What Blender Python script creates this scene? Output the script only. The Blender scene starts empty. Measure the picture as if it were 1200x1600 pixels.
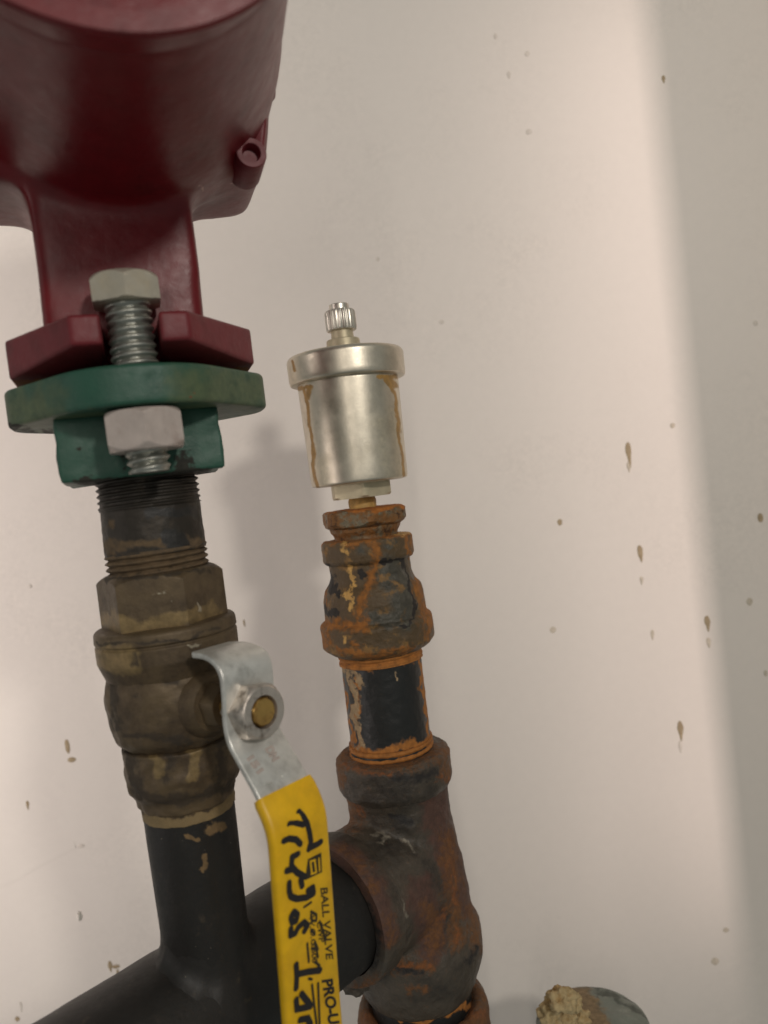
import bpy, bmesh, math, random
import numpy as np
from mathutils import Vector, Matrix, noise as mnoise

random.seed(4)
S = bpy.context.scene
COL = S.collection
R = math.radians

# ------------------------------------------------------------------ camera
CAM = Vector((0, 0, 1.4))
F = 1200.0
cam_d = bpy.data.cameras.new("camera")
cam = bpy.data.objects.new("camera", cam_d)
COL.objects.link(cam)
M3 = Matrix.Rotation(R(90 - 2.1), 3, 'X') @ Matrix.Rotation(R(-6.8), 3, 'Z')
cam.matrix_world = Matrix.Translation(CAM) @ M3.to_4x4()
cam_d.sensor_fit = 'VERTICAL'
cam_d.sensor_height = 36.0
cam_d.lens = 27.0
cam_d.clip_start = 0.01
cam_d.clip_end = 50
cam_d.dof.use_dof = True
cam_d.dof.focus_distance = 0.36
cam_d.dof.aperture_fstop = 8.0
S.camera = cam

# ------------------------------------------------------------------ world and lamps
w = bpy.data.worlds.new("World")
S.world = w
w.use_nodes = True
bgn = w.node_tree.nodes["Background"]
bgn.inputs[0].default_value = (0.92, 1.0, 0.96, 1)
bgn.inputs[1].default_value = 0.19
S.view_settings.view_transform = 'Standard'
S.view_settings.look = 'None'
S.view_settings.exposure = 0.04
S.view_settings.gamma = 1.0


def area(name, loc, target, size, power, col, size_y=None):
    l = bpy.data.lights.new(name, 'AREA')
    l.shape = 'RECTANGLE' if size_y else 'DISK'
    l.size = size
    if size_y: l.size_y = size_y
    l.energy = power
    l.color = col
    o = bpy.data.objects.new(name, l)
    COL.objects.link(o)
    o.location = loc
    o.rotation_euler = (Vector(target) - Vector(loc)).to_track_quat('-Z', 'Y').to_euler()
    return o


area("room_lamp", (0.44, -0.55, 1.80), (0.0, 0.55, 1.38), 0.10, 3.5, (1.0, 0.94, 0.86))
area("front_lamp", (-0.05, -0.50, 1.66), (0.05, 0.55, 1.40), 0.04, 0.9, (1.0, 0.91, 0.82), 0.5)
tl = area("strip_fill", (0.45, 0.20, 1.42), (0.205, 0.55, 1.40), 0.02, 0.13, (1.0, 0.82, 0.76), 0.7)  # added strip light, no known source, makes the bright band on the wall
tl.data.spread = R(32)
tl = area("strip_fill", (-0.58, 0.10, 1.40), (-0.32, 0.55, 1.40), 0.08, 0.85, (1.0, 0.87, 0.82), 0.8)  # added strip light, no known source, brightens the left of the wall
tl.data.spread = R(90)

# ------------------------------------------------------------------ placing helpers
MI = M3.transposed()


def ray(px, py):
    return M3 @ Vector(((px - 600) / F, -(py - 800) / F, -1.0))


def P(px, py, Y):
    d = ray(px, py)
    return CAM + d * (Y / d.y)


def Pplane(px, py, p0, n):
    d = ray(px, py)
    t = (p0 - CAM).dot(n) / d.dot(n)
    return CAM + d * t


def proj_np(V):
    a = (np.asarray(V) - np.array(CAM)) @ np.array(M3)
    z = -a[:, 2]
    return np.stack([600 + F * a[:, 0] / z, 800 - F * a[:, 1] / z], 1)


class Axis:
    """A straight pipe axis in the world."""
    def __init__(s, A, B):
        s.A, s.B = A, B
        s.a = MI @ (A - CAM)
        s.b = MI @ (B - A)
        s.d = (A - B).normalized()
        f = Vector((0, -1, 0))
        s.e1 = (f - s.d * f.dot(s.d)).normalized()
        s.e2 = s.e1.cross(s.d) * -1
        if s.e2.x < 0:
            s.e2 = -s.e2

    def at(s, py):
        k = (800 - py) / F
        # (a.y + t b.y) = -k (a.z + t b.z)
        t = -(s.a.y + k * s.a.z) / (s.b.y + k * s.b.z)
        p = s.A + (s.B - s.A) * t
        m = -(s.a.z + t * s.b.z) / F
        return p, m

    def x(s, py):
        p, m = s.at(py)
        c = MI @ (p - CAM)
        return 600 + F * c.x / -c.z


# ------------------------------------------------------------------ object helpers
def tag(o, label=None, cat=None, group=None, kind=None):
    if label: o["label"] = label
    if cat: o["category"] = cat
    if group: o["group"] = group
    if kind: o["kind"] = kind
    return o


def thing(name, loc, label, cat, group=None):
    o = bpy.data.objects.new(name, None)
    COL.objects.link(o)
    o.location = loc
    o.empty_display_size = 0.01
    return tag(o, label, cat, group)


ORG = {}


def origin_of(parent):
    v = Vector((0, 0, 0))
    while parent is not None:
        v += parent.location
        parent = parent.parent
    return v


def mk(name, V, Fc, mat, parent=None, smooth=True, ang=32, loc=None):
    """Link one mesh. V holds world coordinates."""
    base = origin_of(parent)
    if loc is not None:
        base = base + (Vector(loc) - base)
    me = bpy.data.meshes.new(name)
    V = np.asarray(V, dtype=float) - np.array(base)
    me.from_pydata([tuple(v) for v in V], [], Fc)
    me.update()
    bm = bmesh.new()
    bm.from_mesh(me)
    bmesh.ops.recalc_face_normals(bm, faces=bm.faces)
    bm.to_mesh(me)
    bm.free()
    if smooth:
        me.polygons.foreach_set("use_smooth", [True] * len(me.polygons))
        me.set_sharp_from_angle(angle=R(ang))
    me.materials.append(mat)
    o = bpy.data.objects.new(name, me)
    COL.objects.link(o)
    if parent is not None:
        o.parent = parent
        if loc is not None:
            o.location = Vector(loc) - origin_of(parent)
    elif loc is not None:
        o.location = loc
    return o


def world_verts(o):
    n = len(o.data.vertices)
    a = np.empty(n * 3)
    o.data.vertices.foreach_get("co", a)
    return a.reshape(-1, 3) + np.array(origin_of(o))


WARP = {}
WK = {"lid": 0.3}


def stain(o, attr, strokes):
    """Wear and some painted shade with a shape of its own, kept on the surface as a mask.
    strokes: (polyline, width) measured on the front of the piece."""
    V = world_verts(o)
    q = proj_np(V)
    key = o.name
    if WARP.get(key) is None or len(WARP[key]) != len(q):
        w_ = np.empty((len(q), 2))
        for i, v in enumerate(V):
            p = Vector(v)
            a = mnoise.noise_vector(p * 130.0); b = mnoise.noise_vector(p * 420.0)
            w_[i] = (a.x * 9 + b.x * 4.5, a.y * 9 + b.y * 4.5)
        WARP[key] = w_
    q = q + WARP[key] * WK.get(key, 1.0)
    m = np.zeros(len(q))
    for pts, wd in strokes:
        if len(pts) == 1:
            pts = [pts[0], (pts[0][0] + 0.01, pts[0][1])]
        for (x0, y0), (x1, y1) in zip(pts[:-1], pts[1:]):
            d = np.array([x1 - x0, y1 - y0], float)
            L2 = d @ d
            t = np.clip(((q - [x0, y0]) @ d) / L2, 0, 1)
            c = np.array([x0, y0]) + t[:, None] * d
            dist = np.linalg.norm(q - c, axis=1)
            m = np.maximum(m, np.clip(1.05 - dist / wd * 0.55, 0, 1))
    at = o.data.attributes.get(attr) or o.data.attributes.new(attr, 'FLOAT', 'POINT')
    old = np.zeros(len(m))
    at.data.foreach_get("value", old)
    at.data.foreach_set("value", np.maximum(m, old))


def rough_up(o, amp, scale, seed=0.0, oct=3):
    me = o.data
    n = len(me.vertices)
    co = np.empty(n * 3); no = np.empty(n * 3)
    me.vertices.foreach_get("co", co)
    me.vertex_normals.foreach_get("vector", no)
    co = co.reshape(-1, 3); no = no.reshape(-1, 3)
    b = np.array(origin_of(o))
    for i in range(n):
        p = Vector((co[i] + b) * scale) + Vector((seed, seed * 2.3, 0))
        v = mnoise.fractal(p, 0.9, 2.0, oct)
        co[i] += no[i] * v * amp
    me.vertices.foreach_set("co", co.ravel())
    me.update()


def rp(prof, r=4, n=4):
    """round the corners of a 2-D polyline"""
    out = [prof[0]]
    for i in range(1, len(prof) - 1):
        p, a, b = (np.array(prof[i], float), np.array(prof[i - 1], float), np.array(prof[i + 1], float))
        la, lb = np.linalg.norm(a - p), np.linalg.norm(b - p)
        k = min(r, la * 0.45, lb * 0.45)
        if k < 0.05:
            out.append(tuple(p)); continue
        s, e = p + (a - p) / la * k, p + (b - p) / lb * k
        for j in range(n + 1):
            t = j / n
            out.append(tuple((1 - t) ** 2 * s + 2 * t * (1 - t) * p + t * t * e))
    out.append(prof[-1])
    return out


def dense(prof, step):
    out = [prof[0]]
    for a, b in zip(prof[:-1], prof[1:]):
        a = np.array(a, float); b = np.array(b, float)
        n = max(1, int(math.ceil(np.linalg.norm(b - a) / step)))
        for j in range(1, n + 1):
            out.append(tuple(a + (b - a) * j / n))
    return out


def rings_faces(nr, seg, cap0=True, cap1=True):
    f = []
    for i in range(nr - 1):
        for j in range(seg):
            k = (j + 1) % seg
            f.append((i * seg + j, i * seg + k, (i + 1) * seg + k, (i + 1) * seg + j))
    if cap0: f.append(tuple(range(seg)))
    if cap1: f.append(tuple(range((nr - 1) * seg, nr * seg)))
    return f


def ngon_r(th, n, ap, th0):
    a = 2 * math.pi / n
    u = (th - th0) % a
    return ap / math.cos(u - a / 2)


def lathe(name, ax, prof, mat, parent=None, seg=96, poly=None, step=None, caps=(True, True), ang=32):
    """prof: (level along the axis, radius) - both in reference pixels at the axis; poly=(n, apothem, corner angle)"""
    if step: prof = dense(prof, step)
    V = []
    th0 = poly[2] if poly else 0.0
    for py, hw in prof:
        p, m = ax.at(py)
        for j in range(seg):
            th = th0 + 2 * math.pi * j / seg
            r = hw
            if poly: r = min(hw, ngon_r(th, poly[0], poly[1], th0))
            r *= m
            V.append(p + ax.e1 * (r * math.cos(th)) + ax.e2 * (r * math.sin(th)))
    return mk(name, V, rings_faces(len(prof), seg, *caps), mat, parent, ang=ang)


def thread(name, ax, y0, y1, hw, pitch, amp, mat, parent=None, seg=72, taper=0.0, hand=1, sub=8, caps=(True, True)):
    n = int((y1 - y0) / pitch * sub)
    V = []
    for i in range(n + 1):
        py = y0 + (y1 - y0) * i / n
        p, m = ax.at(py)
        for j in range(seg):
            th = 2 * math.pi * j / seg
            ph = ((py - y0) / pitch + hand * j / seg) % 1.0
            tri = 1 - abs(2 * ph - 1)
            fade = min(1.0, (py - y0) / pitch * 1.2 + 0.2, (y1 - py) / pitch * 1.2 + 0.2)
            r = (hw + taper * (i / n) + (min(1, tri * 1.25) - 1) * amp * fade) * m
            V.append(p + ax.e1 * (r * math.cos(th)) + ax.e2 * (r * math.sin(th)))
    return mk(name, V, rings_faces(n + 1, seg, *caps), mat, parent, ang=60)


def revolve(name, c, d, prof, mat, parent=None, seg=64, poly=None, caps=(True, True), ang=32):
    """prof: (distance along d from c, radius), metres"""
    d = Vector(d).normalized()
    u = Vector((0, 0, 1)) if abs(d.z) < 0.9 else Vector((0, -1, 0))
    u = (u - d * u.dot(d)).normalized()
    v = d.cross(u)
    th0 = poly[2] if poly else 0
    V = []
    for l, r0 in prof:
        for j in range(seg):
            th = th0 + 2 * math.pi * j / seg
            r = r0 if not poly else min(r0, ngon_r(th, poly[0], poly[1], th0))
            V.append(c + d * l + u * (r * math.cos(th)) + v * (r * math.sin(th)))
    return mk(name, V, rings_faces(len(prof), seg, *caps), mat, parent, ang=ang)


def prism(name, poly, c_lo, c_hi, ex, ey, mat, parent=None, bev=0.0012, ang=32):
    """a 2-D outline (along ex, ey) carried from c_lo to c_hi, edges bevelled"""
    bm = bmesh.new()
    n = len(poly)
    lo = [bm.verts.new(c_lo + ex * x + ey * y) for x, y in poly]
    hi = [bm.verts.new(c_hi + ex * x + ey * y) for x, y in poly]
    bm.faces.new(lo); bm.faces.new(hi[::-1])
    for i in range(n):
        j = (i + 1) % n
        bm.faces.new((lo[i], hi[i], hi[j], lo[j]))
    bmesh.ops.recalc_face_normals(bm, faces=bm.faces)
    if bev:
        es = [e for e in bm.edges if e.calc_face_angle(0) > 0.5]
        bmesh.ops.bevel(bm, geom=es, offset=bev, segments=3, affect='EDGES', profile=0.5, clamp_overlap=True)
    bm.verts.index_update()
    V = [v.co.copy() for v in bm.verts]
    Fc = [[v.index for v in f.verts] for f in bm.faces]
    bm.free()
    return mk(name, V, Fc, mat, parent, ang=ang)


def remesh(o, voxel, it=6, fac=0.5):
    m = o.modifiers.new("r", 'REMESH'); m.mode = 'VOXEL'; m.voxel_size = voxel
    s = o.modifiers.new("s", 'SMOOTH'); s.iterations = it; s.factor = fac
    dg = bpy.context.evaluated_depsgraph_get()
    me = bpy.data.meshes.new_from_object(o.evaluated_get(dg))
    o.modifiers.clear()
    old = o.data
    mats = [x for x in old.materials]
    o.data = me
    me.name = o.name
    if not me.materials:
        for x in mats: me.materials.append(x)
    me.polygons.foreach_set("use_smooth", [True] * len(me.polygons))
    return o


# ------------------------------------------------------------------ materials
def mat_layers(name, base, layers=(), bump=None, spec=0.5, coat=0.0, var=0.5):
    """base (colour, rough, metal); layer dict: col, rough, metal, attr, thr, amp, scale, soft, stretch"""
    m = bpy.data.materials.new(name)
    m.use_nodes = True
    nt = m.node_tree; N = nt.nodes; L = nt.links
    b = N["Principled BSDF"]
    b.inputs["Specular IOR Level"].default_value = spec
    b.inputs["Coat Weight"].default_value = coat
    tc = N.new("ShaderNodeTexCoord")

    def rgb(c):
        n = N.new("ShaderNodeRGB"); n.outputs[0].default_value = (*c, 1); return n.outputs[0]

    def val(v):
        n = N.new("ShaderNodeValue"); n.outputs[0].default_value = v; return n.outputs[0]

    def nz(scale, detail=6, rough=0.6, stretch=None, off=0.0):
        mp = N.new("ShaderNodeMapping")
        mp.inputs["Scale"].default_value = stretch or (1, 1, 1)
        mp.inputs["Location"].default_value = (off, off * 1.7, off * 0.3)
        L.new(tc.outputs["Object"], mp.inputs[0])
        n = N.new("ShaderNodeTexNoise")
        n.inputs["Scale"].default_value = scale
        n.inputs["Detail"].default_value = detail
        n.inputs["Roughness"].default_value = rough
        L.new(mp.outputs[0], n.inputs[0])
        return n.outputs[0]

    def mth(op, a, bb, cl=False):
        n = N.new("ShaderNodeMath"); n.operation = op; n.use_clamp = cl
        for i, x in enumerate((a, bb)):
            if isinstance(x, (int, float)): n.inputs[i].default_value = x
            else: L.new(x, n.inputs[i])
        return n.outputs[0]

    # base colour with gentle variation
    c = rgb(base[0]); ro = val(base[1]); me = val(base[2])
    vn_ = nz(140, 5)
    h = N.new("ShaderNodeHueSaturation")
    L.new(c, h.inputs["Color"])
    L.new(mth('ADD', mth('MULTIPLY', vn_, var), 1 - var / 2), h.inputs["Value"])
    c = h.outputs[0]
    ro = mth('ADD', ro, mth('MULTIPLY', mth('SUBTRACT', nz(260, 4, off=3), 0.5), 0.25))
    hsum = None
    for i, ly in enumerate(layers):
        n = nz(ly.get('scale', 200), ly.get('detail', 7), 0.65, ly.get('stretch'), off=i * 5.3 + 1)
        s = mth('MULTIPLY', mth('SUBTRACT', n, 0.5), ly.get('amp', 1.0))
        if 'attr' in ly:
            a = N.new("ShaderNodeAttribute"); a.attribute_name = ly['attr']
            s = mth('ADD', s, a.outputs["Fac"])
        thr, soft = ly.get('thr', 0.5), ly.get('soft', 0.08)
        mr = N.new("ShaderNodeMapRange"); mr.interpolation_type = 'SMOOTHSTEP'
        mr.inputs[1].default_value = thr - soft; mr.inputs[2].default_value = thr + soft
        mr.inputs[3].default_value = 0; mr.inputs[4].default_value = ly.get('max', 1.0)
        L.new(s, mr.inputs[0])
        f = mr.outputs[0]
        mx = N.new("ShaderNodeMix"); mx.data_type = 'RGBA'
        L.new(f, mx.inputs[0]); L.new(c, mx.inputs[6])
        lc = rgb(ly['col'])
        hh = N.new("ShaderNodeHueSaturation")
        L.new(lc, hh.inputs["Color"])
        L.new(mth('ADD', mth('MULTIPLY', nz(330, 6, off=i * 2.1 + 9), 1.5), 0.25), hh.inputs["Value"])
        L.new(hh.outputs[0], mx.inputs[7])
        c = mx.outputs[2]
        for k, cur in (('rough', ro), ('metal', me)):
            mf = N.new("ShaderNodeMix"); mf.data_type = 'FLOAT'
            L.new(f, mf.inputs[0]); L.new(cur, mf.inputs[2])
            mf.inputs[3].default_value = ly.get(k, 0.8 if k == 'rough' else 0.0)
            if k == 'rough': ro = mf.outputs[0]
            else: me = mf.outputs[0]
        if ly.get('h'):
            hv = mth('MULTIPLY', f, ly['h'])
            hsum = hv if hsum is None else mth('ADD', hsum, hv)
    L.new(c, b.inputs["Base Color"]); L.new(ro, b.inputs["Roughness"]); L.new(me, b.inputs["Metallic"])
    if bump:
        sc, st, dist = bump
        hb = nz(sc, 8, 0.65, off=7)
        if hsum is not None: hb = mth('ADD', hb, hsum)
        bp = N.new("ShaderNodeBump")
        bp.inputs["Strength"].default_value = st
        bp.inputs["Distance"].default_value = dist
        L.new(hb, bp.inputs["Height"])
        L.new(bp.outputs[0], b.inputs["Normal"])
    return m


def srgb(r, g, b):
    return tuple(((x / 255 + 0.055) / 1.055) ** 2.4 if x > 10 else x / 255 / 12.92 for x in (r, g, b))


RUST = srgb(164, 98, 36)
RUSTD = srgb(92, 50, 26)
RUSTY = srgb(186, 132, 62)
GREY = srgb(104, 99, 90)
DUST = srgb(168, 150, 118)

m_wall = mat_layers("wall_paint", (srgb(228, 220, 212), 0.55, 0), [
    dict(col=srgb(218, 209, 200), scale=9, amp=1.0, thr=0.12, soft=0.2, max=0.35, rough=0.6)], bump=(26, 0.10, 0.002), spec=0.3, var=0.06)
m_stain = mat_layers("dried_drip", (srgb(160, 141, 112), 0.7, 0), [
    dict(col=srgb(178, 160, 132), scale=500, amp=1.4, thr=0.1, soft=0.3)], bump=(600, 0.3, 0.0005))
m_faint = mat_layers("faint_drip", (srgb(196, 184, 166), 0.7, 0), [
    dict(col=srgb(206, 195, 180), scale=500, amp=1.4, thr=0.0, soft=0.3)])
m_vfaint = mat_layers("very_faint_spot", (srgb(212, 203, 193), 0.6, 0))
m_lump = mat_layers("paint_lump", (srgb(235, 228, 218), 0.5, 0))
m_red = mat_layers("maroon_enamel", (srgb(104, 17, 24), 0.38, 0), [
    dict(col=srgb(190, 150, 140), attr='chip', scale=500, amp=0.5, thr=0.75, soft=0.08, rough=0.6),
    dict(col=srgb(70, 24, 24), scale=60, amp=1.2, thr=0.15, soft=0.2, max=0.5, rough=0.5),
    dict(col=srgb(150, 110, 104), scale=300, amp=1.9, thr=0.60, soft=0.05, rough=0.6, max=.6, detail=3)], bump=(420, 0.14, 0.0008), spec=0.36)
m_redcast = mat_layers("maroon_cast", (srgb(106, 24, 32), 0.5, 0), [
    dict(col=srgb(160, 120, 110), attr='chip', scale=500, amp=0.5, thr=0.75, soft=0.08, rough=0.6),
    dict(col=srgb(150, 92, 48), attr='rust', scale=300, amp=1.2, thr=0.55, soft=0.15, rough=0.8),
    dict(col=srgb(80, 26, 28), scale=90, amp=1.3, thr=0.12, soft=0.2, max=0.6, rough=0.6)], bump=(260, 0.25, 0.0012))
m_dark = mat_layers("dark_cavity", (srgb(40, 26, 24), 0.8, 0))
m_green = mat_layers("green_enamel", (srgb(36, 78, 62), 0.48, 0), [
    dict(col=srgb(96, 98, 62), attr='olive', scale=120, amp=1.3, thr=0.55, soft=0.4, max=0.55, rough=0.55),
    dict(col=srgb(120, 62, 40), attr='rust', scale=350, amp=1.0, thr=0.6, soft=0.1, rough=0.8),
    dict(col=srgb(34, 64, 52), scale=120, amp=1.4, thr=0.2, soft=0.2, max=0.6),
    dict(col=srgb(40, 38, 30), attr='dirt_and_shade', scale=400, amp=1.2, thr=0.55, soft=0.12, rough=0.8)], bump=(300, 0.25, 0.001))
m_zinc = mat_layers("zinc_plate", (srgb(188, 180, 164), 0.5, 0.65), [
    dict(col=srgb(190, 165, 120), scale=90, amp=1.3, thr=0.2, soft=0.25, max=0.5, rough=0.45, metal=0.7)], bump=(500, 0.12, 0.0005))
m_nut = mat_layers("zinc_nut", (srgb(196, 182, 174), 0.45, 0.4), [
    dict(col=srgb(170, 150, 140), scale=120, amp=1.6, thr=0.2, soft=0.2, max=0.6, rough=0.5, metal=0.5)], bump=(260, 0.3, 0.0008))
m_bolt = mat_layers("bright_thread", (srgb(160, 160, 152), 0.40, 0.9), [
    dict(col=srgb(90, 84, 76), scale=240, amp=1.3, thr=0.25, soft=0.2, max=0.7, rough=0.5, metal=0.6)])
m_nip = mat_layers("dirty_steel", (srgb(48, 42, 35), 0.5, 0.35), [
    dict(col=srgb(92, 74, 52), attr='rust', scale=260, amp=1.8, thr=0.55, soft=0.3, rough=0.8),
    dict(col=srgb(72, 60, 45), scale=110, amp=1.8, thr=0.25, soft=0.2, rough=0.7),
    dict(col=srgb(170, 165, 150), scale=420, amp=1.6, thr=0.5, soft=0.1, rough=0.4, metal=0.5),
    dict(col=srgb(30, 27, 24), attr='black', scale=200, amp=1.0, thr=0.5, soft=0.15, rough=0.5)], bump=(380, 0.35, 0.001))
m_brass = mat_layers("tarnished_brass", (srgb(98, 82, 60), 0.5, 0.35), [
    dict(col=srgb(74, 60, 44), scale=70, amp=2.0, thr=0.05, soft=0.3, rough=0.6, metal=0.3),
    dict(col=srgb(126, 106, 72), attr='light', scale=160, amp=1.3, thr=0.5, soft=0.2, rough=0.5, metal=0.4),
    dict(col=srgb(160, 150, 130), attr='chip', scale=500, amp=0.8, thr=0.85, soft=0.08, rough=0.45, metal=0.4),
    dict(col=srgb(52, 43, 33), attr='dirt_and_shade', scale=220, amp=1.9, thr=0.62, soft=0.3, max=.85, rough=0.8)], bump=(240, 0.35, 0.0012))
m_brassb = mat_layers("bright_brass", (srgb(196, 158, 92), 0.35, 0.85), [
    dict(col=srgb(120, 84, 40), scale=160, amp=1.8, thr=0.2, soft=0.2, rough=0.5, metal=0.5)], bump=(300, 0.2, 0.0008))
m_black = mat_layers("black_pipe", (srgb(27, 24, 21), 0.55, 0.0), [
    dict(col=srgb(50, 43, 36), scale=70, amp=1.6, thr=0.28, soft=0.25, max=0.5, rough=0.6),
    dict(col=srgb(112, 90, 60), attr='rust', scale=260, amp=1.2, thr=0.55, soft=0.15, rough=0.8),
    dict(col=srgb(86, 74, 58), scale=160, amp=2.0, thr=0.42, soft=0.25, rough=0.7, max=.6),
    dict(col=srgb(170, 160, 140), scale=620, amp=2.0, thr=0.56, soft=0.06, rough=0.6, detail=2)], bump=(420, 0.25, 0.0008))
m_dope = mat_layers("thread_dope", (srgb(128, 108, 74), 0.7, 0), [
    dict(col=srgb(70, 56, 40), attr='dirt_and_shade', scale=240, amp=1.6, thr=0.5, soft=0.15, rough=0.8)], bump=(300, 0.5, 0.0015))
m_silver = mat_layers("galvanised_handle", (srgb(218, 216, 210), 0.38, 0.6), [
    dict(col=srgb(150, 146, 138), scale=120, amp=1.5, thr=0.15, soft=0.25, max=0.6, rough=0.45, metal=0.8),
    dict(col=srgb(90, 84, 76), scale=520, amp=1.8, thr=0.6, soft=0.08, rough=0.6, metal=0.3)], bump=(380, 0.15, 0.0006))
m_steelnut = mat_layers("steel_nut", (srgb(196, 186, 176), 0.40, 0.75), [
    dict(col=srgb(110, 98, 86), scale=160, amp=1.7, thr=0.15, soft=0.2, rough=0.5, metal=0.7)], bump=(340, 0.2, 0.0006))
m_yellow = mat_layers("yellow_dip", (srgb(226, 176, 8), 0.42, 0), [
    dict(col=srgb(206, 152, 8), scale=60, amp=1.4, thr=0.1, soft=0.25, max=0.6, rough=0.5),
    dict(col=srgb(120, 88, 20), scale=420, amp=1.6, thr=0.58, soft=0.1, max=0.6, rough=0.6)], bump=(220, 0.12, 0.0008))
m_ink = mat_layers("black_ink", (srgb(30, 26, 26), 0.55, 0))
m_print = mat_layers("print_ink", (srgb(48, 40, 22), 0.6, 0))
m_vent = mat_layers("satin_nickel", (srgb(208, 199, 182), 0.38, 0.88), [
    dict(col=srgb(160, 150, 130), scale=60, amp=1.6, thr=0.2, soft=0.3, max=0.6, rough=0.42, metal=0.9),
    dict(col=srgb(196, 184, 158), attr='tan', scale=90, amp=1.2, thr=0.7, soft=0.7, max=0.6, rough=0.5, metal=0.6),
    dict(col=srgb(160, 118, 46), attr='rust', scale=260, amp=0.8, thr=0.42, soft=0.28, max=.9, rough=0.5, metal=0.2)],
    bump=(900, 0.12, 0.0004))
m_chrome = mat_layers("bright_nickel", (srgb(214, 208, 196), 0.36, 0.9), [
    dict(col=srgb(140, 120, 100), scale=200, amp=1.6, thr=0.25, soft=0.2, max=0.6, rough=0.4, metal=0.8)])
m_cream = mat_layers("dull_nickel", (srgb(196, 184, 156), 0.5, 0.5), [
    dict(col=srgb(186, 150, 86), attr='rust', scale=200, amp=1.2, thr=0.4, soft=0.2, rough=0.6, metal=0.1)], bump=(400, 0.2, 0.0006))
m_bush = mat_layers("rusted_bushing", (srgb(126, 84, 40), 0.6, 0.2), [
    dict(col=srgb(120, 112, 92), scale=170, amp=2.2, thr=0.12, soft=0.2, rough=0.45, metal=0.4),
    dict(col=srgb(70, 46, 26), scale=230, amp=2.2, thr=0.2, soft=0.15, rough=0.8),
    dict(col=srgb(196, 164, 92), scale=300, amp=2.0, thr=0.5, soft=0.12, rough=0.6),
    dict(col=RUST, attr='rust', scale=200, amp=1.0, thr=0.5, soft=0.15, rough=0.85)], bump=(260, 0.6, 0.002))
m_coup = mat_layers("rusted_iron", (srgb(88, 70, 46), 0.5, 0.15), [
    dict(col=srgb(74, 70, 60), attr='grey', scale=90, amp=0.9, thr=0.5, soft=0.25, rough=0.42, metal=0.15),
    dict(col=srgb(140, 104, 56), scale=140, amp=2.4, thr=0.22, soft=0.15, max=0.75, rough=0.7),
    dict(col=srgb(152, 96, 40), attr='rust', scale=360, amp=2.2, thr=0.62, soft=0.4, max=.9, detail=10, rough=0.85, h=0.4),
    dict(col=srgb(196, 152, 84), attr='gold', scale=320, amp=2.0, thr=0.7, soft=0.2, rough=0.6),
    dict(col=srgb(40, 34, 30), attr='dirt_and_shade', scale=300, amp=1.0, thr=0.55, soft=0.1, rough=0.7)], bump=(240, 0.55, 0.002))
m_nip2 = mat_layers("black_nipple", (srgb(34, 34, 33), 0.42, 0.1), [
    dict(col=srgb(120, 116, 108), scale=420, amp=1.9, thr=0.52, soft=0.1, rough=0.5, max=0.8),
    dict(col=srgb(160, 102, 44), attr='rust', scale=200, amp=1.4, thr=0.58, soft=0.2, rough=0.8, h=0.3),
    dict(col=srgb(158, 134, 102), attr='pale', scale=260, amp=2.0, thr=0.75, soft=0.15, rough=0.8)], bump=(380, 0.3, 0.001))
m_tee = mat_layers("weathered_tee", (srgb(80, 71, 60), 0.42, 0.15), [
    dict(col=srgb(50, 44, 38), scale=50, amp=2.0, thr=0.1, soft=0.3, rough=0.5, metal=0.15),
    dict(col=srgb(86, 56, 46), attr='pink', scale=90, amp=1.1, thr=0.5, soft=0.25, max=0.8, rough=0.75),
    dict(col=srgb(150, 140, 124), attr='shine', scale=300, amp=2.2, thr=0.85, soft=0.3, max=.7, rough=0.4, metal=0.3),
    dict(col=srgb(114, 73, 37), attr='rust', scale=420, amp=2.6, thr=0.66, soft=0.55, max=.88, detail=10, rough=0.85, h=0.4),
    dict(col=srgb(132, 78, 38), attr='orange', scale=560, amp=2.8, thr=0.78, soft=0.45, max=.75, detail=10, rough=0.85, h=0.3),
    dict(col=srgb(38, 33, 30), attr='dirt_and_shade', scale=220, amp=1.8, thr=0.65, soft=0.3, rough=0.6)], bump=(230, 0.5, 0.002))
m_stub = mat_layers("grey_green_wrap", (srgb(116, 122, 112), 0.45, 0), [
    dict(col=srgb(150, 152, 140), scale=120, amp=1.8, thr=0.25, soft=0.25, max=0.6, rough=0.5),
    dict(col=srgb(84, 88, 80), attr='dirt_and_shade', scale=200, amp=1.8, thr=0.6, soft=0.4, rough=0.7),
    dict(col=srgb(132, 112, 84), attr='rust', scale=150, amp=0.8, thr=0.5, soft=0.15, rough=0.8)], bump=(200, 0.3, 0.0015))
m_foam = mat_layers("torn_foam", (srgb(206, 182, 136), 0.9, 0), [
    dict(col=srgb(176, 132, 70), scale=120, amp=1.8, thr=0.2, soft=0.25, rough=0.9)], bump=(300, 0.9, 0.003))

# ------------------------------------------------------------------ the wall
WY = 0.55
wall = mk("wall", [(-1.2, WY, 0.3), (0.36, WY, 0.3), (0.36, WY, 2.5), (-1.2, WY, 2.5)], [(0, 1, 2, 3)], m_wall, None, smooth=False)
tag(wall, "off-white painted wall behind the pump and pipes", None, None, "structure")
blocker = mk("light_blocker", [(0.335, WY - 0.001, 0.3), (0.335, 0.378, 0.3), (0.40, 0.378, 0.3), (0.40, WY - 0.001, 0.3),
                         (0.335, WY - 0.001, 2.5), (0.335, 0.378, 2.5), (0.40, 0.378, 2.5), (0.40, WY - 0.001, 2.5)],
         [(0, 1, 5, 4), (1, 2, 6, 5), (2, 3, 7, 6), (0, 3, 2, 1), (4, 5, 6, 7), (0, 4, 7, 3)], m_wall, None, smooth=False)  # unseen slab added to cut the right strip light and edge the band
tag(blocker, "unseen added light blocker right of the pipes", None, None, "structure")


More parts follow.
